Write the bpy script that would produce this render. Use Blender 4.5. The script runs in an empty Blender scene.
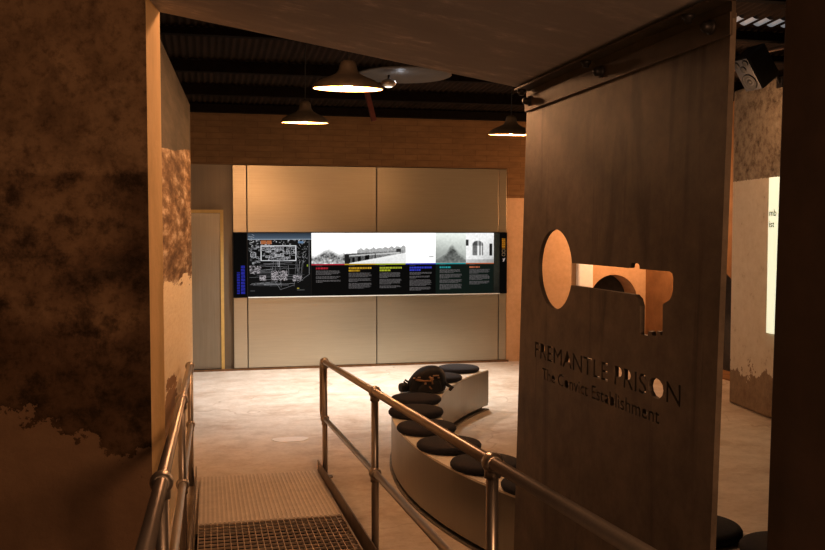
import bpy, bmesh, math, random
import numpy as np
from mathutils import Vector, Matrix
from mathutils.geometry import tessellate_polygon
PI = math.pi
rnd = random.Random(7)
scn = bpy.context.scene
COL = scn.collection

# ------------------------------------------------------------------ helpers
class MB:
    """collects shapes into one mesh"""
    def __init__(s): s.bm = bmesh.new()
    def box(s, c, d, M=None):
        vs = []
        for x in (-.5, .5):
            for y in (-.5, .5):
                for z in (-.5, .5):
                    p = Vector((x*d[0], y*d[1], z*d[2]))
                    if M: p = M @ p
                    vs.append(s.bm.verts.new(Vector(c) + p))
        for f in ((0,1,3,2),(4,6,7,5),(0,4,5,1),(2,3,7,6),(0,2,6,4),(1,5,7,3)):
            s.bm.faces.new([vs[i] for i in f])
        return s
    def span(s, a, b):
        return s.box([(a[i]+b[i])/2 for i in range(3)], [abs(b[i]-a[i]) for i in range(3)])
    def tube(s, pts, r, n=12, caps=True):
        pts = [Vector(p) for p in pts]; rings = []; prev = None
        rr = r if isinstance(r, (list, tuple)) else [r]*len(pts)
        for i, p in enumerate(pts):
            t = (pts[min(i+1, len(pts)-1)] - pts[max(i-1, 0)]).normalized()
            if prev is None:
                a = t.orthogonal().normalized()
            else:
                a = (prev - t*prev.dot(t))
                a = a.normalized() if a.length > 1e-6 else t.orthogonal().normalized()
            prev = a; b = t.cross(a)
            rings.append([s.bm.verts.new(p + (a*math.cos(2*PI*k/n) + b*math.sin(2*PI*k/n))*rr[i]) for k in range(n)])
        for i in range(len(rings)-1):
            for k in range(n):
                f = s.bm.faces.new((rings[i][k], rings[i][(k+1) % n], rings[i+1][(k+1) % n], rings[i+1][k])); f.smooth = True
        if caps:
            s.bm.faces.new(rings[0][::-1]); s.bm.faces.new(rings[-1])
        return s
    def lathe(s, prof, n=32, M=None, c=(0,0,0)):
        rings = []
        for (r, z) in prof:
            if r < 1e-6:
                p = Vector((0,0,z)); p = M @ p if M else p
                rings.append([s.bm.verts.new(p + Vector(c))])
            else:
                ring = []
                for k in range(n):
                    p = Vector((r*math.cos(2*PI*k/n), r*math.sin(2*PI*k/n), z)); p = M @ p if M else p
                    ring.append(s.bm.verts.new(p + Vector(c)))
                rings.append(ring)
        for a, b in zip(rings, rings[1:]):
            for k in range(n):
                k2 = (k+1) % n
                if len(a) == 1 and len(b) == 1: continue
                if len(a) == 1: f = s.bm.faces.new((a[0], b[k2], b[k]))
                elif len(b) == 1: f = s.bm.faces.new((a[k], a[k2], b[0]))
                else: f = s.bm.faces.new((a[k], a[k2], b[k2], b[k]))
                f.smooth = True
        return s
    def plate(s, outer, holes, th, fn):
        """flat plate with holes; fn(u, v, w) -> 3d, w runs 0..th"""
        loops = [outer] + holes
        flat = [p for l in loops for p in l]
        tris = tessellate_polygon([[Vector((p[0], p[1], 0)) for p in l] for l in loops])
        A = [s.bm.verts.new(fn(p[0], p[1], 0)) for p in flat]
        B = [s.bm.verts.new(fn(p[0], p[1], th)) for p in flat]
        for t in tris:
            try:
                s.bm.faces.new([A[i] for i in t]); s.bm.faces.new([B[i] for i in reversed(t)])
            except ValueError: pass
        o = 0
        for l in loops:
            for i in range(len(l)):
                a, b = o+i, o+(i+1) % len(l)
                try: s.bm.faces.new((A[a], A[b], B[b], B[a]))
                except ValueError: pass
            o += len(l)
        return s
    def build(s, name, mat, parent=None, bevel=0, loc=None, sub=0, segs=2):
        bmesh.ops.recalc_face_normals(s.bm, faces=s.bm.faces)
        off = Vector((0,0,0))
        if parent is not None: off = world_loc(parent)
        elif loc is not None: off = Vector(loc)
        for v in s.bm.verts: v.co -= off
        me = bpy.data.meshes.new(name); s.bm.to_mesh(me); s.bm.free()
        o = bpy.data.objects.new(name, me); COL.objects.link(o)
        if mat: me.materials.append(mat)
        if parent is not None: o.parent = parent
        elif loc is not None: o.location = loc
        if bevel:
            m = o.modifiers.new('bevel', 'BEVEL'); m.width = bevel; m.segments = segs; m.limit_method = 'ANGLE'; m.angle_limit = math.radians(40)
        if sub:
            m = o.modifiers.new('subd', 'SUBSURF'); m.levels = sub; m.render_levels = sub
        return o

def world_loc(o):
    v = Vector((0,0,0))
    while o is not None:
        v += o.location; o = o.parent
    return v
def tag(o, label=None, cat=None, group=None, kind=None):
    if label: o['label'] = label
    if cat: o['category'] = cat
    if group: o['group'] = group
    if kind: o['kind'] = kind
    return o
def thing(name, label, cat, loc, group=None):
    o = bpy.data.objects.new(name, None); COL.objects.link(o); o.location = loc; o.empty_display_size = .1
    return tag(o, label, cat, group)
def struct(o): o['kind'] = 'structure'; return o
def dup(root, loc, label, group=None, rotz=0):
    r = root.copy(); COL.objects.link(r); r.location = loc; r['label'] = label
    if group: r['group'] = group
    for ch in list(root.children):
        c = ch.copy(); COL.objects.link(c); c.parent = r
        for g in list(ch.children):
            d = g.copy(); COL.objects.link(d); d.parent = c
    return r

# ------------------------------------------------------------------ materials
class NT:
    def __init__(s, name):
        s.m = bpy.data.materials.new(name); s.m.use_nodes = True
        s.n = s.m.node_tree.nodes; s.l = s.m.node_tree.links
        s.b = s.n['Principled BSDF']
        s.pos = s.n.new('ShaderNodeNewGeometry').outputs['Position']
    def map(s, scale=(1,1,1), rot=(0,0,0)):
        k = s.n.new('ShaderNodeMapping'); k.inputs['Scale'].default_value = scale; k.inputs['Rotation'].default_value = rot
        s.l.new(s.pos, k.inputs['Vector']); return k.outputs[0]
    def noise(s, sc, detail=6, rough=.6, vec=None, dist=0):
        k = s.n.new('ShaderNodeTexNoise'); k.inputs['Scale'].default_value = sc; k.inputs['Detail'].default_value = detail
        k.inputs['Roughness'].default_value = rough; k.inputs['Distortion'].default_value = dist
        s.l.new(vec if vec is not None else s.pos, k.inputs['Vector']); return k.outputs['Fac']
    def ramp(s, fac, stops, interp='LINEAR'):
        k = s.n.new('ShaderNodeValToRGB'); cr = k.color_ramp; cr.interpolation = interp
        while len(cr.elements) < len(stops): cr.elements.new(.5)
        for e, (p, c) in zip(cr.elements, stops):
            e.position = p; e.color = (c if not isinstance(c, (int, float)) else (c, c, c)) + (1,) if not isinstance(c, (int, float)) else (c, c, c, 1)
        s.l.new(fac, k.inputs[0]); return k.outputs[0]
    def math(s, op, a, b=0.0, c=None):
        k = s.n.new('ShaderNodeMath'); k.operation = op
        for i, v in enumerate((a, b) if c is None else (a, b, c)):
            if isinstance(v, (int, float)): k.inputs[i].default_value = v
            else: s.l.new(v, k.inputs[i])
        return k.outputs[0]
    def xyz(s):
        k = s.n.new('ShaderNodeSeparateXYZ'); s.l.new(s.pos, k.inputs[0]); return k.outputs
    def mix(s, fac, a, b, mode='MIX'):
        k = s.n.new('ShaderNodeMix'); k.data_type = 'RGBA'; k.blend_type = mode
        for v, i in ((fac, 0), (a, 6), (b, 7)):
            if isinstance(v, (int, float)): k.inputs[i].default_value = v
            elif isinstance(v, tuple): k.inputs[i].default_value = v + (1,)
            else: s.l.new(v, k.inputs[i])
        return k.outputs[2]
    def out(s, col, rough=.7, metal=0, bump=None, bs=.3, bd=.01, spec=None):
        for v, nm in ((col, 'Base Color'), (rough, 'Roughness'), (metal, 'Metallic')):
            if isinstance(v, tuple): s.b.inputs[nm].default_value = v + (1,)
            elif isinstance(v, (int, float)): s.b.inputs[nm].default_value = v
            else: s.l.new(v, s.b.inputs[nm])
        if spec is not None: s.b.inputs['Specular IOR Level'].default_value = spec
        if bump is not None:
            k = s.n.new('ShaderNodeBump'); k.inputs['Strength'].default_value = bs; k.inputs['Distance'].default_value = bd
            s.l.new(bump, k.inputs['Height']); s.l.new(k.outputs[0], s.b.inputs['Normal'])
        return s.m

def simple(name, col, rough=.6, metal=0, var=.25, sc=12, bump=0, spec=None):
    t = NT(name); n = t.noise(sc)
    lo = tuple(c*(1-var) for c in col); hi = tuple(min(1, c*(1+var)) for c in col)
    return t.out(t.ramp(n, [(.3, lo), (.7, hi)]), rough, metal, n if bump else None, bump or .1, .01, spec)
def emis(name, col, st):
    t = NT(name); n = t.noise(3)
    t.b.inputs['Emission Strength'].default_value = st
    t.l.new(t.ramp(n, [(.2, tuple(c*.95 for c in col)), (.8, col)]), t.b.inputs['Emission Color'])
    return t.out(col, .5)

M = {}
# concrete floor: pale beige, blotched, with hairline cracks
t = NT('concrete_floor')
a = t.noise(.9, 8, .65); b = t.noise(5, 8, .7); c = t.noise(26, 6, .7)
col = t.ramp(a, [(.3, (.52, .46, .39)), (.5, (.62, .56, .49)), (.68, (.70, .65, .58))])
col = t.mix(.55, col, t.ramp(b, [(.3, (.72, .68, .62)), (.55, (.9, .88, .85)), (.75, (1, 1, 1))]), 'MULTIPLY')
col = t.mix(.55, col, t.ramp(b, [(.35, (.52, .45, .37)), (.6, (.68, .62, .55))]))
v = t.n.new('ShaderNodeTexVoronoi'); v.feature = 'DISTANCE_TO_EDGE'; v.inputs['Scale'].default_value = .28
w = t.n.new('ShaderNodeVectorMath'); w.operation = 'ADD'
nz = t.n.new('ShaderNodeTexNoise'); nz.inputs['Scale'].default_value = 1.6; t.l.new(t.pos, nz.inputs['Vector'])
t.l.new(t.pos, w.inputs[0]); t.l.new(nz.outputs['Color'], w.inputs[1]); t.l.new(w.outputs[0], v.inputs['Vector'])
crack = t.ramp(v.outputs['Distance'], [(0, (.80, .76, .72)), (.004, (1, 1, 1))])
st = t.noise(1.15, 9, .72, t.map((1, 1.5, 1)), .5)
col = t.mix(.6, col, t.ramp(st, [(.36, (.66, .53, .42)), (.47, (.92, .88, .84)), (.6, (1, 1, 1))]), 'MULTIPLY')
col = t.mix(.6, col, t.ramp(c, [(.3, (.80, .76, .72)), (.5, (1, 1, 1))]), 'MULTIPLY')
col = t.mix(1, col, crack, 'MULTIPLY')
M['floor'] = t.out(col, t.ramp(b, [(.3, .5), (.7, .75)]), 0, c, .12, .01)

# dark peeling plaster on the near wall
t = NT('peeling_dark_plaster'); X, Y, Z = t.xyz()
n1 = t.noise(2.6, 9, .7, dist=.4); n2 = t.noise(9, 8, .7); n3 = t.noise(38, 5, .7)
up = t.ramp(n1, [(.30, (.13, .085, .05)), (.43, (.28, .18, .10)), (.56, (.42, .29, .17)), (.7, (.52, .38, .24))])
n4 = t.noise(1.5, 5, .55)
up = t.mix(.7, up, t.ramp(n4, [(.40, (.30, .24, .18)), (.58, (1, 1, 1))]), 'MULTIPLY')
blot = t.ramp(n2, [(.36, (.16, .11, .07)), (.52, (1, 1, 1))])
up = t.mix(.8, up, blot, 'MULTIPLY')
band = t.ramp(t.math('ADD', t.math('SUBTRACT', Z, 1.728), t.math('MULTIPLY', t.math('SUBTRACT', n2, .5), .06)), [(.488, (0, 0, 0)), (.512, (1, 1, 1))])
up = t.mix(t.math('SUBTRACT', 1, band), up, (.66, .60, .54), 'MULTIPLY')
up = t.mix(t.math('MULTIPLY', band, .4), up, (.32, .20, .105))
lowm = t.math('ADD', Z, t.math('MULTIPLY', t.math('SUBTRACT', n2, .5), .5))
lowm = t.math('ADD', lowm, t.math('MULTIPLY', X, .42))
lower = t.ramp(n1, [(.35, (.22, .13, .07)), (.65, (.28, .175, .095))])
n5 = t.noise(24, 7, .75); up = t.mix(.6, up, t.ramp(n5, [(.36, (.35, .28, .2)), (.5, (1, 1, 1))]), 'MULTIPLY')
isup = t.math('GREATER_THAN', lowm, .98)
edge = t.ramp(t.math('SUBTRACT', lowm, .975), [(0, (1, 1, 1)), (.004, (.45, .38, .3)), (.30, (.55, .48, .40)), (.55, (1, 1, 1))])
col = t.mix(1, t.mix(isup, lower, up), edge, 'MULTIPLY')
M['near_plaster'] = t.out(col, .85, 0, t.math('ADD', t.math('MULTIPLY', isup, .3), n2), .5, .02, .2)

# whitewashed wall, peeled above shoulder height
t = NT('peeling_whitewash'); X, Y, Z = t.xyz()
mp = t.map((1, .13, 1)); n1 = t.noise(3.2, 8, .7, mp, .3); n2 = t.noise(10, 8, .7, mp); n3 = t.noise(45, 5, .7, mp)
zz = t.math('ADD', Z, t.math('MULTIPLY', t.math('SUBTRACT', n1, .5), .9))
white = t.ramp(n3, [(.3, (.78, .65, .46)), (.7, (.90, .79, .60))])
peel = t.ramp(n2, [(.40, (.14, .085, .045)), (.52, (.30, .20, .11)), (.64, (.62, .50, .36))])
dark = t.ramp(n2, [(.3, (.085, .07, .045)), (.7, (.15, .12, .085))])
f1 = t.math('GREATER_THAN', zz, 1.62); f2 = t.math('GREATER_THAN', t.math('ADD', t.math('SUBTRACT', Z, t.math('MULTIPLY', Y, .088)), t.math('MULTIPLY', n1, .12)), 2.06)
e1 = t.math('POWER', t.math('DIVIDE', t.math('SUBTRACT', Y, 6.35), .75), 2); e2 = t.math('POWER', t.math('DIVIDE', t.math('SUBTRACT', Z, .72), .24), 2)
pt = t.math('LESS_THAN', t.math('ADD', t.math('ADD', e1, e2), t.math('MULTIPLY', t.math('SUBTRACT', n1, .5), 5)), .9)
col = t.mix(f1, white, peel); col = t.mix(f2, col, dark); col = t.mix(pt, col, (.36, .22, .11))
M['whitewash'] = t.out(col, .85, 0, t.math('ADD', n2, t.math('MULTIPLY', f1, -.4)), .4, .02, .2)

# right hand pier: bare concrete above, white paint, crumbled base
t = NT('pier_plaster'); X, Y, Z = t.xyz()
n1 = t.noise(3.4, 8, .7); n2 = t.noise(9, 9, .75); n3 = t.noise(40, 5, .7)
white = t.ramp(n2, [(.32, (.42, .34, .26)), (.4, (.66, .60, .50)), (.7, (.74, .69, .60))])
bare = t.ramp(n2, [(.33, (.10, .07, .05)), (.5, (.30, .25, .19)), (.7, (.42, .37, .29))])
base = t.ramp(n2, [(.3, (.24, .17, .11)), (.7, (.40, .31, .22))])
f2 = t.math('GREATER_THAN', t.math('ADD', Z, t.math('MULTIPLY', n3, .05)), 2.6)
f3 = t.math('LESS_THAN', t.math('ADD', Z, t.math('MULTIPLY', t.math('SUBTRACT', n1, .5), 1.1)), .46)
col = t.mix(f2, white, bare); col = t.mix(f3, col, base)
M['pier'] = t.out(col, .85, 0, n2, .35, .02, .2)

t = NT('orange_plaster'); n1 = t.noise(2.2, 7, .65); n2 = t.noise(16, 6, .7)
col = t.mix(.4, t.ramp(n1, [(.3, (.55, .37, .22)), (.7, (.70, .50, .33))]), t.ramp(n2, [(.3, (.5, .34, .2)), (.7, (.7, .5, .32))]))
M['shaded_plaster'] = simple('shaded_orange_plaster', (.30, .165, .075), .85, 0, .2, 4, .2, .2)  # darker copy of the orange plaster, right wall's shade put into the colour
M['orange_plaster'] = t.out(col, .85, 0, n2, .25, .01, .2)

t = NT('painted_brick'); X, Y, Z = t.xyz()
cb = t.n.new('ShaderNodeCombineXYZ'); t.l.new(X, cb.inputs[0]); t.l.new(Z, cb.inputs[1])
br = t.n.new('ShaderNodeTexBrick'); t.l.new(cb.outputs[0], br.inputs['Vector'])
for k, vv in (('Scale', 1.0), ('Brick Width', .36), ('Row Height', .085), ('Mortar Size', .006), ('Mortar Smooth', .4)): br.inputs[k].default_value = vv
br.inputs['Color1'].default_value = (.29, .175, .078, 1); br.inputs['Color2'].default_value = (.25, .15, .066, 1); br.inputs['Mortar'].default_value = (.215, .125, .055, 1)
n2 = t.noise(7, 7, .7, t.map((.6, 1, 2.5)))
col = t.mix(.6, br.outputs['Color'], t.ramp(n2, [(.3, (.55, .5, .45)), (.7, (1, 1, 1))]), 'MULTIPLY')
M['brick'] = t.out(col, .85, 0, br.outputs['Fac'], -.25, .01, .2)

# soffit: smooth concrete with pale smears
t = NT('soffit_concrete'); n1 = t.noise(1.7, 6, .6); n2 = t.noise(4.2, 8, .7, t.map((1, 2, 1)))
col = t.mix(.5, t.ramp(n1, [(.3, (.36, .33, .31)), (.7, (.48, .44, .41))]), t.ramp(n2, [(.48, (.34, .31, .29)), (.58, (.46, .42, .39)), (.66, (.85, .78, .73))]))
M['soffit'] = t.out(col, .8, 0, n2, .15, .02, .3)

def steel(name, base, rough, metal=.8, hor=True, streak=.25):
    t = NT(name)
    n = t.noise(1, 4, .6, t.map((3, 3, 160) if hor else (90, 90, 1.5)))
    n2 = t.noise(2.2, 5, .6)
    col = t.ramp(n, [(.3, tuple(c*(1-streak) for c in base)), (.7, tuple(min(1, c*(1+streak)) for c in base))])
    col = t.mix(.35, col, t.ramp(n2, [(.3, (.7, .68, .62)), (.7, (1, 1, 1))]), 'MULTIPLY')
    return t.out(col, t.ramp(n2, [(.3, rough-.05), (.7, rough+.08)]), metal, n, .05, .002)
def cladding(name, base):
    t = NT(name); n = t.noise(1, 4, .6, t.map((3, 3, 160))); n2 = t.noise(.8, 3, .5)
    col = t.ramp(n, [(.3, tuple(c*.95 for c in base)), (.7, tuple(c*1.05 for c in base))])
    return t.out(col, t.ramp(n2, [(.3, .33), (.7, .39)]), 1.0, n, .04, .002)
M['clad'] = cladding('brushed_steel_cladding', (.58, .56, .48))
M['clad_shaded'] = cladding('brushed_steel_shaded_cladding', (.40, .355, .27))  # same steel, base darkened so the upper panels read as less lit
M['clad_dark'] = steel('dull_steel_cladding', (.26, .22, .17), .5, .8, False, .06)
M['door'] = steel('grey_steel_door', (.36, .33, .27), .42, .8, False, .08)
M['gal'] = steel('galvanised_pipe', (.46, .40, .34), .36, .85, False, .05)
M['bench_steel'] = steel('bench_sheet_steel', (.34, .315, .27), .36, .9, False, .03)
M['plinth'] = simple('dark_plinth_steel', (.24, .21, .17), .5, .6)
M['brass'] = simple('ochre_frame', (.62, .44, .17), .5, .2, .1)
t = NT('sign_plate')
n = t.noise(1, 5, .6, t.map((1, 4.2, .5), (.22, 0, 0)), .8); n2 = t.noise(7, 9, .75); n3 = t.noise(2.2, 6, .65)
col = t.ramp(n2, [(.3, (.115, .085, .058)), (.52, (.185, .142, .10)), (.72, (.245, .19, .14))])
col = t.mix(.8, col, t.ramp(n, [(.36, (.45, .42, .40)), (.46, (1, 1, 1))]), 'MULTIPLY')
col = t.mix(.5, col, t.ramp(n3, [(.35, (.6, .57, .54)), (.65, (1, 1, 1))]), 'MULTIPLY')
M['sign'] = t.out(col, .52, .35, n2, .1, .005, .35)
M['angle'] = simple('dark_angle_iron', (.11, .075, .045), .55, .4)
M['bolt'] = simple('black_bolt', (.03, .022, .018), .5, .5)
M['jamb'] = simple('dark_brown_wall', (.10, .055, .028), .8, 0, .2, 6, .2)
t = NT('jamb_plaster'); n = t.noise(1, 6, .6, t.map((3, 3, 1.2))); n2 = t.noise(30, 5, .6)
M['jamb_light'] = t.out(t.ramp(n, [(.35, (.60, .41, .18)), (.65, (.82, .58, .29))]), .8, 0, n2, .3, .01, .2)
M['grate'] = simple('grating_steel', (.50, .40, .30), .5, .5)
M['bracket'] = simple('bracket_metal', (.06, .05, .045), .5, .5)
t = NT('ribbed_ramp_plate'); n = t.noise(6, 6, .6)
M['ramp_plate'] = t.out(t.ramp(n, [(.3, (.46, .40, .33)), (.7, (.56, .49, .41))]), .55, .1, n, .05, .005)
M['toe'] = simple('toe_plate_steel', (.24, .185, .14), .45, .7)
M['rib'] = simple('pale_ramp_rib', (.62, .55, .47), .55, .1, .08)
t = NT('roof_sheet'); n = t.noise(2.4, 7, .7); n2 = t.noise(1, 5, .6, t.map((8, 1, 1)))
col = t.mix(.5, t.ramp(n, [(.3, (.018, .010, .006)), (.7, (.05, .028, .016))]), t.ramp(n2, [(.3, (.016, .010, .006)), (.7, (.05, .03, .018))]))
M['roof'] = t.out(col, .8, 0, spec=.08)
M['beam'] = simple('dark_roof_timber', (.010, .006, .004), .9, 0, .4, 12, 0, .1)
M['brace'] = simple('red_oxide_steel', (.14, .035, .02), .7)
M['shade'] = simple('lamp_shade_enamel', (.11, .085, .055), .5, .2)
M['lamp_in'] = emis('lit_reflector', (1, .60, .26), 3.6)
M['bulb'] = emis('warm_bulb', (1, .82, .55), 18)
M['cushion'] = simple('black_seat_fabric', (.014, .011, .0135), .85, 0, .3, 40, .2)
M['bench_top'] = simple('cream_bench_top', (.72, .66, .56), .5, 0, .08)
M['bag'] = simple('black_nylon', (.010, .008, .008), .6, 0, .5, 30, .3)
M['bag_tan'] = simple('tan_leather_strap', (.30, .17, .075), .5, 0, .25)
M['bag_buckle'] = simple('pale_buckle', (.5, .36, .25), .4, .4)
M['spk'] = simple('black_speaker_case', (.008, .008, .009), .6)
M['baffle'] = simple('grey_speaker_baffle', (.022, .022, .027), .5)
M['black_panel'] = simple('black_gloss_panel', (.002, .002, .003), .5, 0, .3)
M['dark_hole'] = simple('charcoal_recess', (.055, .05, .048), .9)
M['pilaster'] = simple('pale_pilaster_paint', (.92, .95, 1.0), .7, 0, .05)
M['daylight'] = simple('daylight_sheet', (.10, .10, .11), .5)
M['daylight'].node_tree.nodes['Principled BSDF'].inputs['Emission Color'].default_value = (.8, .82, .86, 1)
M['daylight'].node_tree.nodes['Principled BSDF'].inputs['Emission Strength'].default_value = .22
M['screen'] = emis('lit_screen_white', (.86, .95, .76), .62)
M['screen_text'] = simple('grey_screen_lettering', (.10, .11, .10), .7)
M['spot'] = simple('spotlight_metal', (.45, .40, .34), .3, .7)
M['disc'] = simple('pale_grey_disc', (.10, .09, .08), .6, 0, .15, 4)
M['white_trim'] = emis('pale_edge_strip', (.75, .8, .8), .10)

# ------------------------------------------------------------------ camera
cam = bpy.data.cameras.new('camera'); co = bpy.data.objects.new('camera', cam); COL.objects.link(co)
cam.sensor_width = 36; cam.lens = 903/825*36; cam.clip_start = .02
co.location = (0, 0, 2.0); co.rotation_euler = (PI/2 - .0481, 0, -.2232)
scn.camera = co

# ------------------------------------------------------------------ the setting
YB = 13.16
struct(MB().span((-5, -2, -.3), (10, 14.2, 0)).build('floor', M['floor']))
MB_ = MB(); c0 = (.76, 8.65)
pts = [(c0[0] + .17*math.cos(a)*(1+.12*math.sin(3*a)), c0[1] + .12*math.sin(a)*(1+.15*math.cos(2*a))) for a in [2*PI*k/24 for k in range(24)]]
o = MB_.plate(pts, [], .004, lambda u, v, w: (u, v, w)).build('floor_patch', simple('smooth_white_filler', (.80, .77, .74), .4, 0, .05))
struct(o)
# near (left) wall of the opening: front face Y=3.75 and a splayed lit jamb
bm = MB().plate([(-5, 3.75), (-.228, 3.75), (-.187, 4.0), (-.187, 4.02), (-5, 4.02)], [], 5.2, lambda u, v, w: (u, v, w - .2))
o = bm.build('wall_left', M['near_plaster']); struct(o)
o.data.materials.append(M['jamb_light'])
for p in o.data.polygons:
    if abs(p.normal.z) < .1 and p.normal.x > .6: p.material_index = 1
# whitewashed wall running into the room on the left
bm = MB().plate([(-.358, 4.02), (-.15, 9.0), (-.55, 9.0), (-.75, 4.02)], [], 3.214, lambda u, v, w: (u, v, w))
struct(bm.build('wall_left_room', M['whitewash']))
# back wall: brick band above, plain wall below at the left, plastered wall with an arched niche at the right
struct(MB().span((-5, YB, 2.956), (4.47, YB+.3, 3.72)).span((4.47, YB, 2.512), (6.9, YB+.3, 3.72)).build('wall_back_upper', M['brick']))
struct(MB().span((-5, YB+.09, 0), (4.60, YB+.3, 2.956)).build('wall_back', M['clad_dark']))
def arch(cx, r, zs, z0, n=20):
    return [(cx-r, z0)] + [(cx - r*math.cos(PI*k/n), zs + r*math.sin(PI*k/n)) for k in range(n+1)] + [(cx+r, z0)]
ar = arch(6.25, .40, .92, .45)
bm = MB().plate([(4.47, 0), (6.8, 0), (6.8, 2.512), (4.47, 2.512)], [ar], .42, lambda u, v, w: (u, YB+.02+w, v))
struct(bm.build('wall_back_right', M['orange_plaster']))
struct(MB().span((5.8, YB+.46, .3), (6.79, YB+.50, 1.5)).build('wall_niche_back', M['dark_hole']))
struct(MB().span((5.60, YB-.10, 0), (5.855, YB+.02, 2.512)).build('trim_pilaster', M['pilaster'], bevel=.03))
# right wall with a wide arched recess, and the whitewashed pier before it
ar = arch(11.35, 1.0, .55, .02)
bm = MB().plate([(8.6, 0), (YB+.3, 0), (YB+.3, 3.72), (8.6, 3.72)], [ar], .4, lambda u, v, w: (6.8+w, u, v))
struct(bm.build('wall_right', M['shaded_plaster']))
struct(MB().span((7.2, 10.2, 0), (7.25, 12.5, 1.7)).build('wall_recess_back', M['dark_hole']))
bm = MB().plate([(5.83, 6.0), (5.85, 8.61), (5.94, 9.43), (6.82, 9.43), (6.82, 6.0)], [], 3.62, lambda u, v, w: (u, v, w))
struct(bm.build('wall_right_pier', M['pier'], bevel=.03))
# dark wall close on the right of the camera
bm = MB().span((1.5, .2, -.1), (3.2, 2.155, 5))
for v_ in bm.bm.verts: v_.co.x += .017*(v_.co.z - 2.5)
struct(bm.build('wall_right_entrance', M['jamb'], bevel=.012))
# sloped soffit of the entrance
zs = lambda x: 2.925 - .163*(x + .185)
bm = MB(); V = []
for (x, y) in ((-5, -1.5), (1.47, -1.5), (1.47, 4.0), (-5, 4.0)):
    V.append((x, y, zs(x)))
lo = [bm.bm.verts.new(v) for v in V]; hi = [bm.bm.verts.new((v[0], v[1], v[2]+.16)) for v in V]
bm.bm.faces.new(lo); bm.bm.faces.new(hi[::-1])
for i in range(4): bm.bm.faces.new((lo[i], lo[(i+1) % 4], hi[(i+1) % 4], hi[i]))
struct(bm.build('ceiling_entrance', M['soffit']))
# corrugated roof sheet on purlins
rz = lambda y: 3.80 + .06*(YB - y)
bm = MB(); nx = 900
for (xa, xb) in ((-3.5, 9.0),):
    rows = []
    for y in (2.3, YB+.5):
        rows.append([bm.bm.verts.new((xa + (xb-xa)*i/nx, y, rz(y) + .012*math.sin(2*PI*(xa + (xb-xa)*i/nx)/.076))) for i in range(nx+1)])
    for i in range(nx):
        bm.bm.faces.new((rows[0][i], rows[0][i+1], rows[1][i+1], rows[1][i])).smooth = True
struct(bm.build('ceiling', M['roof']))
for (y, hh) in ((13.05, .12), (11.85, .13), (10.6, .13), (9.3, .07), (8.45, .09), (7.2, .11)):
    struct(MB().span((-3.5, y-.05, rz(y)-.02-hh), (9, y+.05, rz(y)-.02)).build('roof_purlin', M['beam'], bevel=.006))
struct(MB().span((-4, YB-.03, 3.70), (6.9, YB+.25, 3.775)).build('trim_wall_plate', M['beam']))
Mx = Matrix.Rotation(-.25, 3, 'Y')
struct(MB().box((1.95, 11.0, 3.60), (.06, .05, .50), Mx).build('roof_brace', M['brace']))
bm = MB()
for k in range(34):
    x = rnd.uniform(.3, 4.4); bm.box((x, YB-.036, 3.755+rnd.uniform(-.02, .02)), (rnd.uniform(.008, .03), .006, rnd.uniform(.008, .028)))
struct(bm.build('trim_daylight_gaps', emis('daylight_gap', (.8, .9, 1), .55)))
# translucent roof sheet over the right hand pier
bm = MB()
rows = []
for y in (8.0, 8.22):
    rows.append([bm.bm.verts.new((4.6 + 1.2*i/200, y, rz(y) - .016 + .012*math.sin(2*PI*(4.6 + 1.2*i/200)/.076*.5))) for i in range(201)])
for i in range(200):
    if (i // 13) % 2 == 0: bm.bm.faces.new((rows[0][i], rows[0][i+1], rows[1][i+1], rows[1][i]))
struct(bm.build('trim_roof_light', M['daylight']))
# steel door in the back wall
d = thing('door_1', 'grey steel door with thin ochre frame at left of the back wall', 'door', (-.2, YB+.05, 0)); struct(d)
MB().span((-.75, YB+.05, .03), (.18, YB+.085, 2.26)).build('door_leaf', M['door'], d)
MB().span((.18, YB+.02, 0), (.225, YB+.088, 2.31)).span((-.8, YB+.02, 2.265), (.18, YB+.088, 2.31)).span((-.845, YB+.02, 0), (-.8, YB+.088, 2.31)).build('door_frame', M['brass'], d)
MB().span((-.79, YB+.045, .002), (.17, YB+.088, .028)).build('threshold_gap', M['bolt'], d)

# ------------------------------------------------------------------ steel cladding around the display
def clad(x0, x1, z0, z1, label, mat):
    o = MB().span((x0+.006, YB, z0+.004), (x1-.006, YB+.085, z1-.004)).build('steel_panel', mat, bevel=.003, loc=((x0+x1)/2, YB, z0))
    tag(o, label, 'wall panel', 'brushed steel wall panels')
DZ0, DZ1 = 1.055, 1.985
for (x0, x1, nm) in ((.352, .555, 'narrow leftmost'), (.555, 2.443, 'wide left'), (2.443, 4.336, 'wide right'), (4.336, 4.464, 'narrow rightmost')):
    clad(x0, x1, DZ1, 2.952, nm + ' brushed steel panel above the lit display', M['clad_shaded'])
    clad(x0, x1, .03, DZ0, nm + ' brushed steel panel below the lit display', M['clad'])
struct(MB().span((-5, YB-.012, 0), (4.5, YB-.002, .028)).build('baseboard_back', simple('brown_skirting', (.20, .11, .05), .7)))

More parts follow.
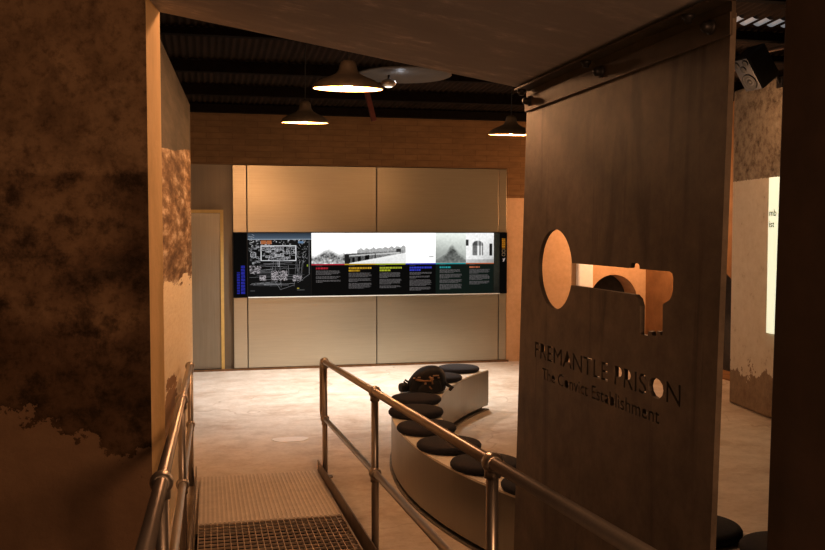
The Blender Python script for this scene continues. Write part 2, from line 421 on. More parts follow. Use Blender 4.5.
# ------------------------------------------------------------------ lit display: rasters carried as vertex colours on real panels
def raster_mat(name, st):
    t = NT(name); a = t.n.new('ShaderNodeAttribute'); a.attribute_name = 'Col'
    t.l.new(a.outputs['Color'], t.b.inputs['Emission Color']); t.b.inputs['Emission Strength'].default_value = st
    return t.out((.001, .001, .001), .6, 0, spec=.03)
M['photo'] = raster_mat('lit_photograph', 1.05)
M['text'] = raster_mat('printed_text_panel', .55)
M['map'] = raster_mat('printed_site_plan', .6)
M['strip'] = raster_mat('printed_title_strip', .6)
def raster(name, img, x0, x1, z0, z1, y, mat, parent):
    """img[row from top, col, rgb] becomes a panel of small cells standing on plane y"""
    h, w = img.shape[:2]
    xs = np.linspace(x0, x1, w+1); zs_ = np.linspace(z1, z0, h+1)
    off = world_loc(parent)
    vs = [(x-off.x, y-off.y, z-off.z) for z in zs_ for x in xs]
    fs = [(r*(w+1)+c, (r+1)*(w+1)+c, (r+1)*(w+1)+c+1, r*(w+1)+c+1) for r in range(h) for c in range(w)]
    me = bpy.data.meshes.new(name); me.from_pydata(vs, [], fs)
    at = me.color_attributes.new('Col', 'FLOAT_COLOR', 'CORNER')
    cols = np.ones((h*w, 4, 4), np.float32); cols[:, :, :3] = np.clip(img, 0, 1).reshape(h*w, 1, 3)
    at.data.foreach_set('color', cols.ravel())
    me.materials.append(mat)
    o = bpy.data.objects.new(name, me); COL.objects.link(o); o.parent = parent
    return o
g = np.random.default_rng(5)
def blur(a, k):
    for _ in range(k):
        a = (a + np.roll(a, 1, 0) + np.roll(a, -1, 0) + np.roll(a, 1, 1) + np.roll(a, -1, 1))/5
    return a
def noise2(h, w, k): 
    a = blur(g.random((h, w)), k); return (a - a.min())/(np.ptp(a) + 1e-9)
disp = thing('lit_display', 'long black and white illuminated history display mounted across steel wall', 'display board', ((.355+4.456)/2, YB, DZ0))
FY = YB - .045
MB().span((.358, YB-.040, DZ0), (4.456, YB+.08, DZ1)).build('backing_case', M['black_panel'], disp)
def hline(a, r, c0, c1, v): a[max(0, r), max(0, c0):c1] = v
def line(a, x0, y0, x1, y1, v):
    n = int(max(abs(x1-x0), abs(y1-y0)))+1
    for k in range(n+1):
        x = int(round(x0+(x1-x0)*k/n)); y = int(round(y0+(y1-y0)*k/n))
        if 0 <= y < a.shape[0] and 0 <= x < a.shape[1]: a[y, x] = v
def rect(a, x0, y0, x1, y1, v):
    line(a, x0, y0, x1, y0, v); line(a, x1, y0, x1, y1, v); line(a, x1, y1, x0, y1, v); line(a, x0, y1, x0, y0, v)
# site plan: white outlines of buildings on black
Hh, Ww = 168, 166
m = np.full((Hh, Ww, 3), .012); W_ = np.array((.85, .85, .88))
m[:16] = np.linspace(.10, .28, 16)[:, None, None]*np.array((.55, .75, 1))
m[16:18] = (.55, .62, .7)
for k in range(10): line(m, g.integers(2, 16), 4+k*5, g.integers(4, 20), 6+k*5, W_*.8)
m[19:31, 4:160] *= 1.5
for k in range(55):                       # strip of buildings along the top
    x = g.integers(4, 158); y = g.integers(18, 30); m[y:y+g.integers(1, 4), x:x+g.integers(2, 6)] = W_*g.uniform(.3, 1)
m[20:30, 34:48] = (.62, .24, .10); m[20:30, 49:62] = (.62, .24, .10); m[22:28, 132:146] = (.22, .36, .55)
[rect(m, 33+q, 33+q, 126-q, 74-q, W_*1.1) for q in range(3)]; [rect(m, 70+q, 44+q, 92-q, 62-q, W_*.8) for q in range(2)]
for k in range(75):
    x = g.integers(36, 122); y = g.integers(36, 70); w = g.integers(2, 12); h = g.integers(2, 7)
    rect(m, x, y, min(x+w, 124), min(y+h, 72), W_*g.uniform(.35, 1))
for k in range(34):
    x = g.integers(3, 30); y = g.integers(32, 86); rect(m, x, y, x+g.integers(2, 8), y+g.integers(2, 6), W_*g.uniform(.2, .8))
for a_ in range(60):
    an = a_/60*2*PI; m[int(58+8*math.sin(an)), int(14+7*math.cos(an))] = W_
for k in range(26):
    y = g.integers(74, 140); x = g.integers(4, 60); line(m, x, y, x+g.integers(30, 100), y+g.integers(-3, 4), W_*g.uniform(.12, .5))
for k in range(16):
    x = g.integers(30, 160); line(m, x, g.integers(60, 100), x+g.integers(-6, 7), g.integers(100, 150), W_*g.uniform(.15, .5))
for (xa, xb, ya, yb, n) in ((60, 102, 100, 126, 260), (30, 46, 112, 126, 70), (116, 140, 112, 128, 100), (4, 32, 86, 108, 110)):
    for k in range(n):
        x = g.integers(xa, xb); y = g.integers(ya, yb); m[y:y+g.integers(1, 3), x:x+g.integers(1, 6)] = W_*g.uniform(.15, 1)*np.array((1, .93, .93))
line(m, 160, 20, 160, 110, W_*.6); line(m, 160, 110, 130, 132, W_*.5); line(m, 78, 74, 78, 88, W_); line(m, 82, 74, 82, 88, W_); line(m, 78, 88, 82, 88, W_)
line(m, 70, 128, 84, 150, W_*.5); line(m, 84, 150, 120, 138, W_*.4); line(m, 10, 136, 76, 128, W_*.4)
for k in range(40):
    x = g.integers(126, 158); y = g.integers(34, 76); line(m, x, y, x+g.integers(-6, 7), y+g.integers(-6, 7), W_*g.uniform(.2, .7))
m[84:90, 154:158] = (.35, .45, .05); m[146:149, 128:134] = (.6, .5, .1); m[151:153, 128:148] = .18; m[152:154, 6:18] = .15
raster('site_plan_panel', m, .560, 1.468, DZ0+.012, DZ1-.004, FY, M['map'], disp)['label'] = 'black panel with white site plan'
# photographs
ZP = 1.516
xs_ = [1.472, 1.956, 2.418, 2.872, 3.333, 3.802, 4.245]
P_ = []
h, w = 96, 96
yy, xx = np.mgrid[0:h, 0:w]/h
nA = noise2(h, w, 2); nB = noise2(h, w, 6)
tint = np.array((1, 1, .99))
p = np.ones((h, w)) - .06*nB*yy; ridge = .64 + .07*np.sin(xx*9+1) - .13*np.exp(-((xx-.62)/.2)**2); dk = np.clip((yy - ridge)*7, 0, 1)
p -= dk*(.12 + .55*nB + .25*nA); p += .45*np.clip((yy-.8)*5, 0, 1)*nA; P_.append(p)
y2, x2 = np.mgrid[0:h, 0:2*w]; y2 = y2/h; x2 = x2/(2*w)
nA2 = noise2(h, 2*w, 1); nB2 = noise2(h, 2*w, 5)
p = 1 - .05*y2*nB2; top = .68 - .12*x2; bot = 1.0 - .36*x2
gr = y2 >= bot; p[gr] = .80 - .35*np.clip((y2[gr]-bot[gr])*1.4*(1.1-x2[gr]), 0, 1) + .1*nB2[gr]
blk = (y2 > top) & (y2 < bot); p[blk] = .16 + .35*nA2[blk]*(.6+x2[blk]) + .12*x2[blk]
st = (y2 > top+.05) & (y2 < top+.09) & (x2 < .9); p[st] = .72
ac = blk & (y2 > bot-.15) & (np.sin(x2*64/(.5+x2)) > .2) & (x2 < .5); p[ac] = .05
tr = (y2 > top - .10 - .10*np.sin(x2*31)**2*nB2) & (y2 <= top) & (x2 > .2); p[tr] = .42 + .4*nA2[tr]
p[(x2 < .07) & (y2 > .7)] = .12; p[(x2 > .84) & (x2 < .92) & (y2 > .52) & (y2 < .62)] = .2
p = blur(p, 1); P_ += [p[:, :w], p[:, w:]]
p = .98 - .05*noise2(h, w, 4)*np.clip((yy-.6)*3, 0, 1); p[(yy > .78) & (yy < .80) & (xx > .78) & (xx < .92)] = .2
p -= .25*(noise2(h, w, 1) > .8)*(yy > .55)*(xx < .3); P_.append(p)
p = np.clip(.98 - .45*yy*(1-.3*xx) - .1*nB, 0, 1); hd = .42 + .75*np.abs(xx-.54) + .10*nB - .10*np.exp(-((xx-.54)/.16)**2)
dk = np.clip((yy - hd)*6, 0, 1); p = p*(1-dk) + dk*(.20 + .25*nB + .28*np.clip(yy-.6, 0, 1)); p[(np.abs(yy-.56-.62*np.abs(xx-.5)) < .010)] += .12; P_.append(blur(p, 3)*.95)
p = np.clip(.95 - .22*xx*yy - .14*nB, 0, 1); inw = ((np.abs(xx-.42) < .19) & (yy > .40) & (yy < .74)) | (((xx-.42)/.19)**2 + ((yy-.40)/.14)**2 < 1)
p[inw] = .25 + .3*nA[inw]; p[inw & ((np.abs(xx-.44) < .035) | (np.abs(xx-.55) < .02))] = .85; p[inw & (yy < .42)] *= .7
p[(xx > .84) & (xx < .93) & (yy > .36) & (yy < .76)] = .10; p[(xx < .09) & (yy > .22) & (yy < .42)] = .18; p[yy > .88] *= .8; P_.append(blur(p, 2))
labels = ['bright photograph of a rocky shoreline', 'photograph of a long building, left half', 'photograph of a long building, right half', 'nearly white faded photograph', 'photograph of a dark pointed hill', 'photograph of a white wall with arched window']
bars = [(.75, .05, .08), (.80, .50, .04), (.62, .68, .06), (.08, .10, .75), (.05, .48, .50), (.75, .25, .12)]
for i in range(6):
    img = np.clip(P_[i], 0, 1)[:, :, None]**1.9*tint
    if i == 4: img = img*np.array((.95, 1, .95))
    raster('photo_panel', img, xs_[i], xs_[i+1], ZP+.012, DZ1-.004, FY, M['photo'], disp)['label'] = labels[i]
# text columns: colour rule, coloured heading, grey body lines (too small to read in the photograph)
def words(a, r0, r1, c0, c1, v):
    c = c0
    while c < c1:
        n = int(g.integers(3, 9))
        for q in range(c, min(c+n, c1)):
            a[r0:r1, q] = np.array(v)*g.uniform(.45, 1.0)
        c += n + 1
heads = [1, 2, 2, 2, 1, 1]; paras = [(5, 3, 3), (5, 4, 6), (6, 6, 3), (3, 3, 7, 4), (4, 5, 4, 6), (5, 6, 4)]
for i in range(6):
    a = np.full((100, 92, 3), .006)
    if i >= 4: a[:] = (.014, .026, .02)
    a[0:4] = bars[i]; a[5:7, 12:30] = .12
    r = 11
    for k in range(heads[i]):
        c1 = (80 if heads[i] == 2 and k == 0 else 46)
        words(a, r, r+6, 12, c1, np.array(bars[i])*1.25); r += 8
    r += 2
    for n in paras[i]:
        for q in range(n):
            if r > 96: break
            words(a, r, r+2, 12, int(80 - (g.integers(0, 8) if q < n-1 else g.integers(10, 50))), (.30, .28, .28)); r += 3
        r += 3
    raster('text_panel', a, xs_[i], xs_[i+1], DZ0+.012, ZP+.012, FY, M['text'], disp)['label'] = ('black panel with %s heading over grey text' % ['red', 'orange', 'yellow-green', 'blue', 'teal', 'salmon'][i])
# title strips at both ends, lettered vertically
a = np.full((120, 26, 3), .004)
for r in range(60, 114):
    if r > 72 and r % 5 != 0: a[r, 6:12] = np.array((.05, .06, .55))*(.4+.6*g.random((6, 1)))
    if r % 6 != 0: a[r, 14:22] = np.array((.06, .07, .62))*(.4+.6*g.random((8, 1)))
raster('title_strip', a, .362, .548, DZ0+.006, DZ1-.004, FY, M['strip'], disp)['label'] = 'black end strip with blue vertical lettering'
a = np.full((120, 18, 3), .004)
for r in range(11, 31):
    if r % 4 != 0: a[r, 5:14] = np.array((.85, .36, .03))*(.35+.65*g.random((9, 1)))
for cy in (36, 43):
    for k in range(40):
        an = k/40*2*PI; a[int(cy+3*math.sin(an)), int(9.5+4*math.cos(an))] = (.35, .22, .12)
for k in range(7): a[50+k, int(12-k*.7):int(14-k*.5)] = (.75, .6, .55)
a[51:53, 7:10] = (.6, .45, .4)
raster('title_strip', a, 4.342, 4.452, DZ0+.006, DZ1-.004, FY, M['strip'], disp)['label'] = 'black end strip with orange vertical lettering'
MB().span((4.245, YB-.046, DZ0+.004), (4.334, YB-.041, DZ1-.004)).build('glass_edge', simple('blue_black_glass', (.02, .035, .05), .15), disp)
MB().span((.56, YB-.056, DZ0-.006), (4.34, YB-.038, DZ0+.008)).build('lower_rail', M['white_trim'], disp)

# ------------------------------------------------------------------ pendant lamps
def lamp(label):
    L = thing('pendant_lamp', label, 'pendant lamp', (0, 0, 0), 'factory pendant lamps')
    sh = MB().lathe([(.246, 0), (.250, .006), (.249, .016), (.235, .034), (.19, .062), (.13, .085), (.085, .108), (.066, .135), (.060, .165), (.050, .19), (.030, .20), (0, .201)], 48).build('lamp_shade', M['shade'], L)
    MB().lathe([(.244, .002), (.225, .026), (.18, .050), (.12, .068), (.0, .074)], 48).build('reflector', M['lamp_in'], sh)
    MB().lathe([(0, .0), (.030, .012), (.042, .035), (.030, .06), (.02, .075)], 20).build('bulb', M['bulb'], L)
    MB().tube([(0, 0, .195), (0, 0, 1.05)], .005, 8).build('suspension_rod', M['spk'], L)
    L.rotation_euler = (math.radians(4), 0, 0)
    return L
L1 = lamp('largest nearest pendant lamp with wide dark shade glowing below the roof'); 
spots = [((.975, 6.35, 3.0), None), ((.89, 8.4, 3.0), 'smaller lit pendant lamp at left against the brick band'), ((3.08, 8.97, 3.0), 'lit pendant lamp partly hidden by the hanging steel sign')]
L1.location = spots[0][0]
for (p, lab), k_ in zip(spots[1:], (.88, .93)): dup(L1, p, lab).scale = (k_, k_, 1)

def light(kind, loc, e, col, size=.1, rot=None, spot=None, blend=.5):
    l = bpy.data.lights.new('lamp_or_fill_light', kind); l.energy = e; l.color = col
    if kind == 'AREA': l.size = size
    else: l.shadow_soft_size = size
    if spot: l.spot_size = spot; l.spot_blend = blend
    o = bpy.data.objects.new('lamp_or_fill_light', l); COL.objects.link(o); o.location = loc
    if rot: o.rotation_euler = rot
    return o
WARM = (1, .58, .31)
for (p, _), e_ in zip(spots, (50, 46, 28)): light('POINT', (p[0], p[1], p[2]-.03), e_, WARM, .06)

# small spotlight under a pale disc in the roof
o = MB().lathe([(0, 0), (.50, 0), (.52, .008), (.52, .016), (0, .02)], 48).build('ceiling_disc', M['disc']); o.location = (2.12, 9.75, 3.70)
tag(o, 'pale grey rounded disc under the dark corrugated roof', 'ceiling disc')
S = thing('ceiling_spotlight', 'small round metal spotlight glowing white beside the largest pendant lamp', 'spotlight', (1.90, 9.52, 3.56))
MB().lathe([(0, -.02), (.05, -.02), (.075, .0), (.085, .02), (.07, .045), (.03, .06), (0, .06)], 24, c=(1.90, 9.52, 3.56)).build('spotlight_body', M['spot'], S)
MB().lathe([(0, -.03), (.035, -.025), (.045, -.019)], 20, c=(1.90, 9.52, 3.56)).build('lens', emis('spot_lens', (1, .9, .75), 1.5), S)
MB().tube([(1.90, 9.52, 3.61), (1.90, 9.52, 3.665)], .012, 8).build('stem', M['bracket'], S)
light('POINT', (2.03, 9.54, 3.62), .5, (.8, .88, 1), .03)

struct(MB().span((-.1, -.5, .0005), (.87, 5.93, .003)).build('floor_ramp_shade', simple('under_grating_shade', (.03, .018, .010), .9)))  # dark sheet laid under the grating, painting in the shade below it
# ------------------------------------------------------------------ curved bench
BC = Vector((6.15, 6.65, 0)); RI, RO = 4.30, 4.71
A0, A1 = math.radians(44), math.radians(-50)
def bp(r, a, z=0): return Vector((BC.x - r*math.cos(a), BC.y + r*math.sin(a), z))
def arcband(r0, r1, z0, z1, name, mat, parent, a0=A0, a1=A1, n=90, bevel=0):
    bm = MB(); prev = None
    for k in range(n+1):
        a = a0 + (a1-a0)*k/n
        ring = [bm.bm.verts.new(bp(r, a, z)) for (r, z) in ((r0, z0), (r1, z0), (r1, z1), (r0, z1))]
        if prev:
            for q in range(4):
                f = bm.bm.faces.new((prev[q], prev[(q+1) % 4], ring[(q+1) % 4], ring[q])); f.smooth = False
        else: bm.bm.faces.new(ring[::-1])
        prev = ring
    bm.bm.faces.new(prev)
    return bm.build(name, mat, parent, bevel=bevel)
B = thing('curved_bench', 'long curved steel bench with cream top and black round cushions', 'bench', bp(4.5, 0))
arcband(RI, RO, .435, .45, 'bench_top', M['bench_top'], B)
arcband(RO-.012, RO, .040, .434, 'outer_side_panel', M['bench_steel'], B)
arcband(RI, RI+.012, .050, .434, 'inner_side_panel', M['bench_steel'], B)
arcband(RI+.014, RO-.014, .076, .43, 'carcass', M['plinth'], B, A0-.004, A1+.004)
arcband(RI+.05, RO-.05, .0, .075, 'plinth', M['plinth'], B, A0-.01, A1+.01)
arcband(RO-.06, RO+.015, .0, .012, 'floor_flange', M['plinth'], B); 
arcband(RI-.015, RI+.06, .0, .012, 'floor_flange', M['plinth'], B)
bm = MB(); nn = Vector((BC.x, BC.y, 0))
q = [bp(RI, A0, .075), bp(RO, A0, .075), bp(RO, A0, .434), bp(RI, A0, .434)]
tdir = (bp(4.5, A0+.01) - bp(4.5, A0)).normalized()
va = [bm.bm.verts.new(v + tdir*.001) for v in q]; vb = [bm.bm.verts.new(v + tdir*.012) for v in q]
bm.bm.faces.new(va[::-1]); bm.bm.faces.new(vb)
for i in range(4): bm.bm.faces.new((va[i], va[(i+1) % 4], vb[(i+1) % 4], vb[i]))
bm.build('end_panel', M['bench_steel'], B)
# cushions
def cushion(label):
    prof = [(0, 0), (.19, 0), (.222, .006), (.232, .02), (.232, .034), (.222, .048), (.20, .055), (.10, .060), (0, .061)]
    o = MB().lathe(prof, 40).build('seat_cushion', M['cushion'])
    return tag(o, label, 'cushion', 'black cushions on the curved bench')
angs = [(40.9, 'black round cushion at the far end of the curved bench'), (32.6, 'black cushion just behind the backpack, half hidden by it'), 
        (16.8, 'black cushion directly in front of the backpack'), (9.2, 'second black cushion in front of the backpack'), (1.4, 'third black cushion in front of the backpack'),
        (-6.0, 'fourth black cushion in front of the backpack'), (-13.3, 'black cushion behind the handrail, left of the nearest rail post'), (-20.6, 'black cushion cut off by the left edge of the steel sign'),
        (-34.1, 'dark cushion at floor end of the gap right of the steel sign'), (-40.1, 'dark cushion in the gap touching the dark right wall edge')]
C0 = None
for (dg, lab) in angs:
    a = math.radians(dg); p = bp(4.55 if dg > 40 else 4.505, a, .4505)
    if C0 is None: C0 = cushion(lab); o = C0
    else:
        o = C0.copy(); COL.objects.link(o); o['label'] = lab
    o.location = p; o.rotation_euler = (0, 0, rnd.uniform(0, 6)); o.scale = (1, 1, rnd.uniform(.92, 1.08))

# ------------------------------------------------------------------ backpack lying on the bench
bpos = bp(4.475, math.radians(23.6), .452)
K = thing('backpack', 'black backpack with tan straps and buckles lying on the curved bench top', 'backpack', bpos)
bm = MB()
vw = Vector((0, 0, 2)) - bpos; vw.z = 0; vw.normalize()          # bag faces the ramp end of the bench
rt = Vector((-vw.y, vw.x, 0)); rt = rt if rt.x > 0 else -rt
def kp(u, d, z): return bpos + rt*(u*1.06) + vw*d + Vector((0, 0, z*1.05))
prof = [(-.17, 0), (-.19, .03), (-.165, .10), (-.11, .175), (-.04, .228), (.05, .245), (.13, .232), (.175, .185), (.19, .10), (.185, .03), (.165, 0)]
prev = None; layers = [(-.13, .72), (-.10, .92), (-.03, 1.0), (.05, .98), (.10, .88), (.125, .70)]
for (d, s) in layers:
    ring = [bm.bm.verts.new(kp(u*s, d, .012 + z*(s*.55+.45) - .012)) for (u, z) in prof]
    if prev:
        for i in range(len(ring)): bm.bm.faces.new((prev[i], prev[(i+1) % len(ring)], ring[(i+1) % len(ring)], ring[i])).smooth = True
    else: bm.bm.faces.new(ring[::-1])
    prev = ring
bm.bm.faces.new(prev)
bm.build('bag_body', M['bag'], K, sub=2)
bm = MB(); prev = None
for (d, s) in ((.10, 1), (.145, .95), (.165, .8)):
    ring = [bm.bm.verts.new(kp(.03 + u*s*.62, d, .012 + z*.55*s)) for (u, z) in prof]
    if prev:
        for i in range(len(ring)): bm.bm.faces.new((prev[i], prev[(i+1) % len(ring)], ring[(i+1) % len(ring)], ring[i])).smooth = True
    else: bm.bm.faces.new(ring[::-1])
    prev = ring
bm.bm.faces.new(prev); bm.build('front_pocket', M['bag'], K, sub=2)
bm = MB()
bm.tube([kp(-.09, .125, .128), kp(-.02, .16, .122), (kp(.055, .165, .125))], .011, 8)
bm.tube([kp(.03, .165, .165), kp(.055, .17, .13), kp(.06, .17, .095)], .010, 8)
bm.tube([kp(.03, .175, .075), kp(.055, .18, .05)], .007, 8)
ts = bm.build('tan_strap', M['bag_tan'], K); ts['label'] = 'tan leather strap'
for (u, z, w, h) in ((-.105, .145, .022, .012), (-.06, .15, .03, .012), (.09, .168, .06, .012), (.055, .145, .028, .03), (-.005, .10, .022, .02), (.115, .15, .02, .014)):
    MB().box(kp(u, .165 if abs(u) < .06 else .135, z), (w, .012, h)).build('buckle', M['bag_buckle'], ts, bevel=.003)['label'] = 'pale metal buckle'
bm = MB(); bm.tube([kp(-.17, .06, .045), kp(-.215, .08, .05), kp(-.235, .09, .05)], [.04, .045, .04], 12); bm.build('side_pouch', M['bag'], K)
bm = MB(); bm.tube([kp(.16, .05, .10), kp(.20, .07, .07), kp(.24, .09, .05), kp(.215, .11, .035)], .016, 8); bm.build('shoulder_strap', M['bag'], K)
bm = MB(); bm.tube([kp(-.15, .04, .09), kp(-.19, .05, .115), kp(-.20, .06, .10), kp(-.175, .07, .08)], .009, 8); bm.build('carry_loop', M['bag'], K)

# ------------------------------------------------------------------ ramp and handrails
LR, LL = .9143, -.1446
rp = lambda y: .4915 - .0652*y          # ramp walking surface
rail = lambda y: 1.419 - .0652*y        # top rail centre line
sl = math.atan(.0652); RX = Matrix.Rotation(-sl, 3, 'X')
R = thing('access_ramp', 'sloping metal ramp with mesh grating and ribbed end plate', 'ramp', (.385, 5, 0))
Ys, Ye, Yt = .4, 5.91, 7.46
bm = MB(); x0, x1 = -.075, .855
ymid = (Ys+Ye)/2; ln = (Ye-Ys)/math.cos(sl)
for k in range(25):
    x = x0 + (x1-x0)*k/24; bm.box((x, ymid, rp(ymid)-.017), (.005, ln, .030), RX)
n = int((Ye-Ys)/.078)
for k in range(n+1):
    y = Ys + (Ye-Ys)*k/n; bm.box(((x0+x1)/2, y, rp(y)-.008), (x1-x0, .007, .012), RX)
bm.build('mesh_grating', M['grate'], R)['label'] = 'dark open steel mesh'
bm = MB(); ym = (Ye+Yt)/2
bm.box(((x0+x1)/2, ym, rp(ym)-.004), (x1-x0+.01, (Yt-Ye)/math.cos(sl)-.01, .007), RX)
for k in range(31):
    x = x0+.015 + (x1-x0-.03)*k/30; bm.box((x, ym, rp(ym)+.001), (.015, (Yt-Ye)/math.cos(sl)-.03, .005), RX)
o = bm.build('ribbed_plate', M['ramp_plate'], R); o.data.materials.append(M['rib'])
for p in o.data.polygons:
    if p.index >= 6: p.material_index = 1
o['label'] = 'pale ribbed metal plate at the foot of the ramp'
for (xx_, nm) in ((.884, 'r'), (-.108, 'l')):
    bm = MB(); bm.plate([(Ys, rp(Ys)-.10), (Yt+.02, max(.002, rp(Yt)-.05)), (Yt+.02, rp(Yt)+.085), (Ys, rp(Ys)+.085)], [], .008, lambda u, v, w, xx_=xx_: (xx_-.004+w, u, v))
    bm.build('toe_plate', M['toe'], R)
for y in (1.2, 2.4, 3.6, 4.8, 5.8): MB().span((x0-.02, y-.02, rp(y)-.09), (x1+.02, y+.02, rp(y)-.036)).build('cross_bearer', M['bolt'], R)
PY = (7.2405, 4.9894, 2.8308, .70)
def handrail(x, side, label):
    Hr = thing('handrail', label, 'handrail', (x, PY[0], 0), 'ramp handrails')
    mid = lambda y: rail(y) - .462
    ye = PY[0] + .17; pts = [(x, -.6, rail(-.6)), (x, ye-.06, rail(ye-.06))]
    for k in range(1, 7):
        a = k/6*PI/2; pts.append((x, ye-.06+.06*math.sin(a), rail(ye-.06) - .06*(1-math.cos(a))))
    pts.append((x, ye, mid(ye)+.06))
    for k in range(1, 7):
        a = k/6*PI/2; pts.append((x, ye-.06*(1-math.cos(a)), mid(ye)+.06 - .06*math.sin(a)))
    pts.append((x, PY[0], mid(PY[0])))
    MB().tube(pts, .0215, 16).build('top_rail', M['gal'], Hr)
    MB().tube([(x, -.6, mid(-.6)), (x, PY[0], mid(PY[0]))], .0195, 14).build('mid_rail', M['gal'], Hr)
    for y in PY:
        zb = max(.0, rp(y)-.06)
        po = MB().tube([(x, y, zb), (x, y, rail(y))], .021, 16).build('post', M['gal'], Hr)
        for (z, nm) in ((rail(y), 'a'), (mid(y), 'b')):
            bm = MB(); d = Vector((0, 1, -.0652)).normalized(); c = Vector((x, y, z))
            bm.tube([c-d*.030, c-d*.024, c-d*.012, c, c+d*.012, c+d*.024, c+d*.030], [.024, .030, .035, .036, .035, .030, .024], 18)
            bm.tube([c+Vector((0, 0, -.05)), c+Vector((0, 0, -.01))], .027, 16)
            bm.build('rail_clamp', M['gal'], po)
    for y in PY[:3]:
        MB().span((x+side*.018, y-.03, max(.002, rp(y)-.05)), (x+side*.06, y+.03, max(.012, rp(y)-.03))).build('base_bracket', M['toe'], Hr)
    return Hr
handrail(LR, 1, 'right steel pipe handrail of ramp, passing in front of the curved bench')
handrail(LL, -1, 'left steel pipe handrail of ramp, beside the whitewashed wall')

# ------------------------------------------------------------------ hanging steel sign with cut-out key and stencilled name
XS = 1.44; TH = .018; TILT = .025; ZT = 2.614
fx = lambda z: XS - TILT*(ZT - z)
comp = lambda l: [(y*(1 - TILT*(ZT-z)/XS), z) for (y, z) in l]
def text_loops(txt, height, y_start, y_end, z_base, rise=0):
    cu = bpy.data.curves.new('t', 'FONT'); cu.body = txt; cu.size = 1; cu.resolution_u = 3; cu.space_character = 1.0
    o = bpy.data.objects.new('t', cu); COL.objects.link(o)
    dg = bpy.context.evaluated_depsgraph_get(); ev = o.evaluated_get(dg); me = ev.to_mesh()
    bm = bmesh.new(); bm.from_mesh(me); bmesh.ops.remove_doubles(bm, verts=bm.verts, dist=1e-5)
    ed = {}
    for e in bm.edges:
        if len(e.link_faces) == 1:
            a, b = e.verts
            ed.setdefault(a.index, []).append(b.index); ed.setdefault(b.index, []).append(a.index)
    bm.verts.ensure_lookup_table(); co_ = {v.index: (v.co.x, v.co.y) for v in bm.verts}
    loops = []; seen = set()
    for s in ed:
        if s in seen: continue
        l = [s]; seen.add(s); cur = s
        while True:
            nx_ = [q for q in ed[cur] if q not in seen]
            if not nx_: break
            cur = nx_[0]; seen.add(cur); l.append(cur)
        if len(l) > 2: loops.append([co_[i] for i in l])
    bm.free(); ev.to_mesh_clear(); COL.objects.unlink(o); bpy.data.objects.remove(o)
    def inside(p, l):
        c = False
        for i in range(len(l)):
            (xa, ya), (xb, yb) = l[i], l[i-1]
            if (ya > p[1]) != (yb > p[1]) and p[0] < (xb-xa)*(p[1]-ya)/(yb-ya)+xa: c = not c
        return c
    loops = [l for l in loops if not any(inside(l[0], k) for k in loops if k is not l)]
    xa = min(p[0] for l in loops for p in l); xb = max(p[0] for l in loops for p in l)
    ky = (y_end-y_start)/(xb-xa); kz = height/.70
    return [[(y_start + (p[0]-xa)*ky, z_base + p[1]*kz - rise*(p[0]-xa)*ky) for p in l] for l in loops]
# key outline in (y, z), drawn from the bow (far) to the bit (near)
key = []
cy, cz, r = 3.612, 1.842, .168
zt, zb = 1.874, 1.785
a0 = math.asin((zb-cz)/r); a1 = math.asin((zt-cz)/r)
# bow runs round from the upper shaft joint (near side, -y) over the top to the lower joint
for k in range(41):
    a = a1 + (2*PI - (a1-a0))*k/40
    key.append((cy - r*1.14*math.cos(a), cz + r*math.sin(a)))
key += [(2.87, zb), (2.845, zb-.012), (2.83, zb-.035), (2.83, 1.655)]
key += [(2.772, 1.655), (2.768, 1.672), (2.752, 1.672), (2.748, 1.660), (2.715, 1.660), (2.711, 1.678), (2.69, 1.678), (2.686, 1.668), (2.672, 1.668)]
key += [(2.672, 1.768), (2.655, 1.775), (2.632, 1.782), (2.615, 1.797), (2.607, 1.82), (2.607, 1.853), (2.613, 1.868), (2.63, zt)]
key += [(2.835, zt), (2.84, zt+.014), (2.85, zt+.018), (2.895, zt+.018), (2.905, zt+.014), (2.91, zt)]
holes = [key]
holes += text_loops('FREMANTLE PRISON', .068, 3.842, 2.552, 1.446, .012)
holes += text_loops('The Convict Establishment', .050, 3.750, 2.685, 1.362, .018)
G = thing('hanging_sign', 'tall dark steel plate sign with cut-out key and stencilled prison name', 'sign', (XS, 3.15, 0))
MB().plate([(3.965, .12), (2.305, .12), (2.305, 2.614), (3.965, 2.614)], [comp(h) for h in holes], TH, lambda u, v, w: (fx(v)+w, u, v)).build('sign_plate', M['sign'], G)
MB().span((XS-.012, 2.29, 2.548), (XS-.003, 3.965, 2.614)).build('clamp_strip', M['angle'], G, bevel=.002)
MB().span((XS-.060, 2.30, 2.646), (XS+.012, 3.97, 2.654)).span((XS-.001, 2.30, 2.60), (XS+.012, 3.97, 2.648)).build('hanger_angle', M['angle'], G)
for y in (3.90, 3.134, 2.386):
    MB().lathe([(0, .0), (.022, 0), (.022, .008), (.016, .010), (.016, .026), (.010, .034), (0, .034)], 12, Matrix.Rotation(-PI/2, 3, 'Y'), (XS-.010, y, 2.590)).build('bolt', M['bolt'], G)
for y in (3.95, 3.23, 2.48):
    MB().lathe([(0, 0), (.020, 0), (.020, -.010), (.012, -.014), (.012, -.024), (0, -.024)], 12, None, (XS-.032, y, 2.646)).build('bolt', M['bolt'], G)

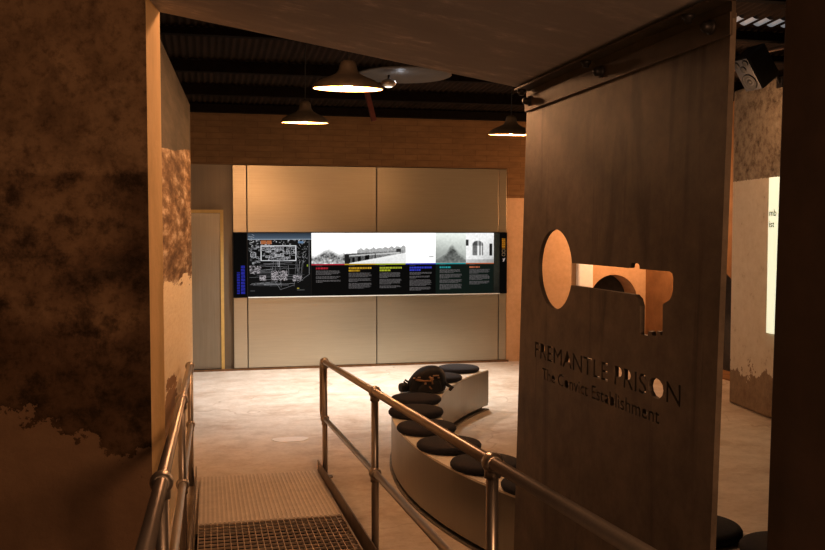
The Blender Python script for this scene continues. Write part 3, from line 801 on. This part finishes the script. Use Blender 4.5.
# ------------------------------------------------------------------ loudspeaker, cable and lit screen seen in the gap
sp = Vector((5.46, 8.30, 3.66))
K2 = thing('loudspeaker', 'black loudspeaker with grey front tilted high on the right pier', 'loudspeaker', sp)
fwd = Vector((-.78, -.14, -.58)).normalized(); side = fwd.cross(Vector((0, 0, 1))).normalized(); upv = side.cross(fwd)
RM = Matrix((side, fwd, upv)).transposed()
RM = RM * 1.12
def sq(a, b, c): return sp + RM @ Vector((a, b, c))
MB().box(sq(0, -.02, 0), (.21, .24, .33), RM).build('speaker_case', M['spk'], K2, bevel=.012)
fb = MB().box(sq(0, .107, 0), (.20, .012, .32), RM).build('front_baffle', M['baffle'], K2, bevel=.004); fb['label'] = 'grey front face'
RF = RM @ Matrix.Rotation(-PI/2, 3, 'X')
MB().lathe([(.078, 0), (.078, .008), (.068, .006), (.03, -.004), (.022, .008), (0, .010)], 28, RF, sq(0, .114, -.07)).build('woofer', M['spk'], fb)
for (a, c) in ((.0, .06), (-.055, .115), (.055, .115)):
    MB().lathe([(.030, 0), (.030, .006), (.02, .004), (0, .008)], 20, RF, sq(a, .114, c)).build('tweeter', M['spk'], fb)
MB().tube([sq(0, -.13, .0), sq(0, -.2, .02), (5.84, 8.42, 3.55)], .014, 8).box((5.845, 8.42, 3.55), (.02, .10, .10)).build('wall_bracket', M['bracket'], K2)
pts = [(5.79 , 9.25 - 1.3*k/14, 3.80 + .05*math.sin(k/14*PI*1.5) + .010*k) for k in range(15)]
o = MB().tube(pts, .022, 10).build('conduit_pipe', simple('rusty_conduit', (.24, .15, .10), .6, .3)); tag(o, 'rusty pipe curving above the loudspeaker under the roof', 'pipe')
SC = thing('lit_screen', 'tall glowing pale screen on the right pier beside dark wall', 'screen', (5.82, 8.1, .92))
MB().span((5.81, 7.35, .92), (5.839, 8.53, 2.57)).build('screen_panel', M['screen'], SC)
def lettering(txt, size, x, y, z, parent, name):
    cu = bpy.data.curves.new('t', 'FONT'); cu.body = txt; cu.size = size; cu.extrude = .001
    o = bpy.data.objects.new('t', cu); COL.objects.link(o)
    dg = bpy.context.evaluated_depsgraph_get(); me = bpy.data.meshes.new_from_object(o.evaluated_get(dg))
    COL.objects.unlink(o); bpy.data.objects.remove(o)
    off = world_loc(parent)
    for v in me.vertices:
        u, w, d = v.co; v.co = Vector((x - .002 - d, y - u, z + w)) - off
    me.materials.clear(); me.materials.append(M['screen_text'])
    o = bpy.data.objects.new(name, me); COL.objects.link(o); o.parent = parent
lettering('mb', .10, 5.81, 8.515, 2.165, SC, 'lettering'); lettering('ist', .10, 5.81, 8.515, 2.045, SC, 'lettering')

# ------------------------------------------------------------------ light
w = bpy.data.worlds.new('world'); scn.world = w; w.use_nodes = True
bg = w.node_tree.nodes['Background']; bg.inputs[0].default_value = (1, .55, .28, 1); bg.inputs[1].default_value = .006
# added fill lights without fittings, out of sight around the room
for (p, e) in (((3.6, 6.2, 3.0), 10), ((5.15, 8.3, 3.25), 11), ((6.3, 12.0, 2.4), 115), ((-2.2, 8.2, 3.0), 8)):
    light('POINT', p, e, WARM, .08)
# gallery lights on the steel wall and the floor before it
light('SPOT', (1.1, 11.5, 3.7), 700, (1, .93, .90), .15, (0, 0, 0), math.radians(104), 1)
light('SPOT', (3.3, 11.5, 3.7), 480, (1, .97, .90), .15, (math.radians(-5), math.radians(6), 0), math.radians(84), 1)
light('POINT', (.7, 4.75, 3.25), 58, (1, .56, .32), .08)  # added fill hidden behind the soffit, warms the jamb, ramp and rails
# added area light behind the camera, unseen, to brighten the entrance
light('AREA', (1.15, -.7, 2.25), 56, (1, .60, .35), .6, (math.radians(88), 0, math.radians(22)))

scn.view_settings.view_transform = 'Standard'
scn.view_settings.look = 'None'
scn.view_settings.exposure = .25
scn.view_settings.gamma = .82
scn.cycles.use_denoising = True
scn.cycles.max_bounces = 8
scn.cycles.sample_clamp_indirect = 4
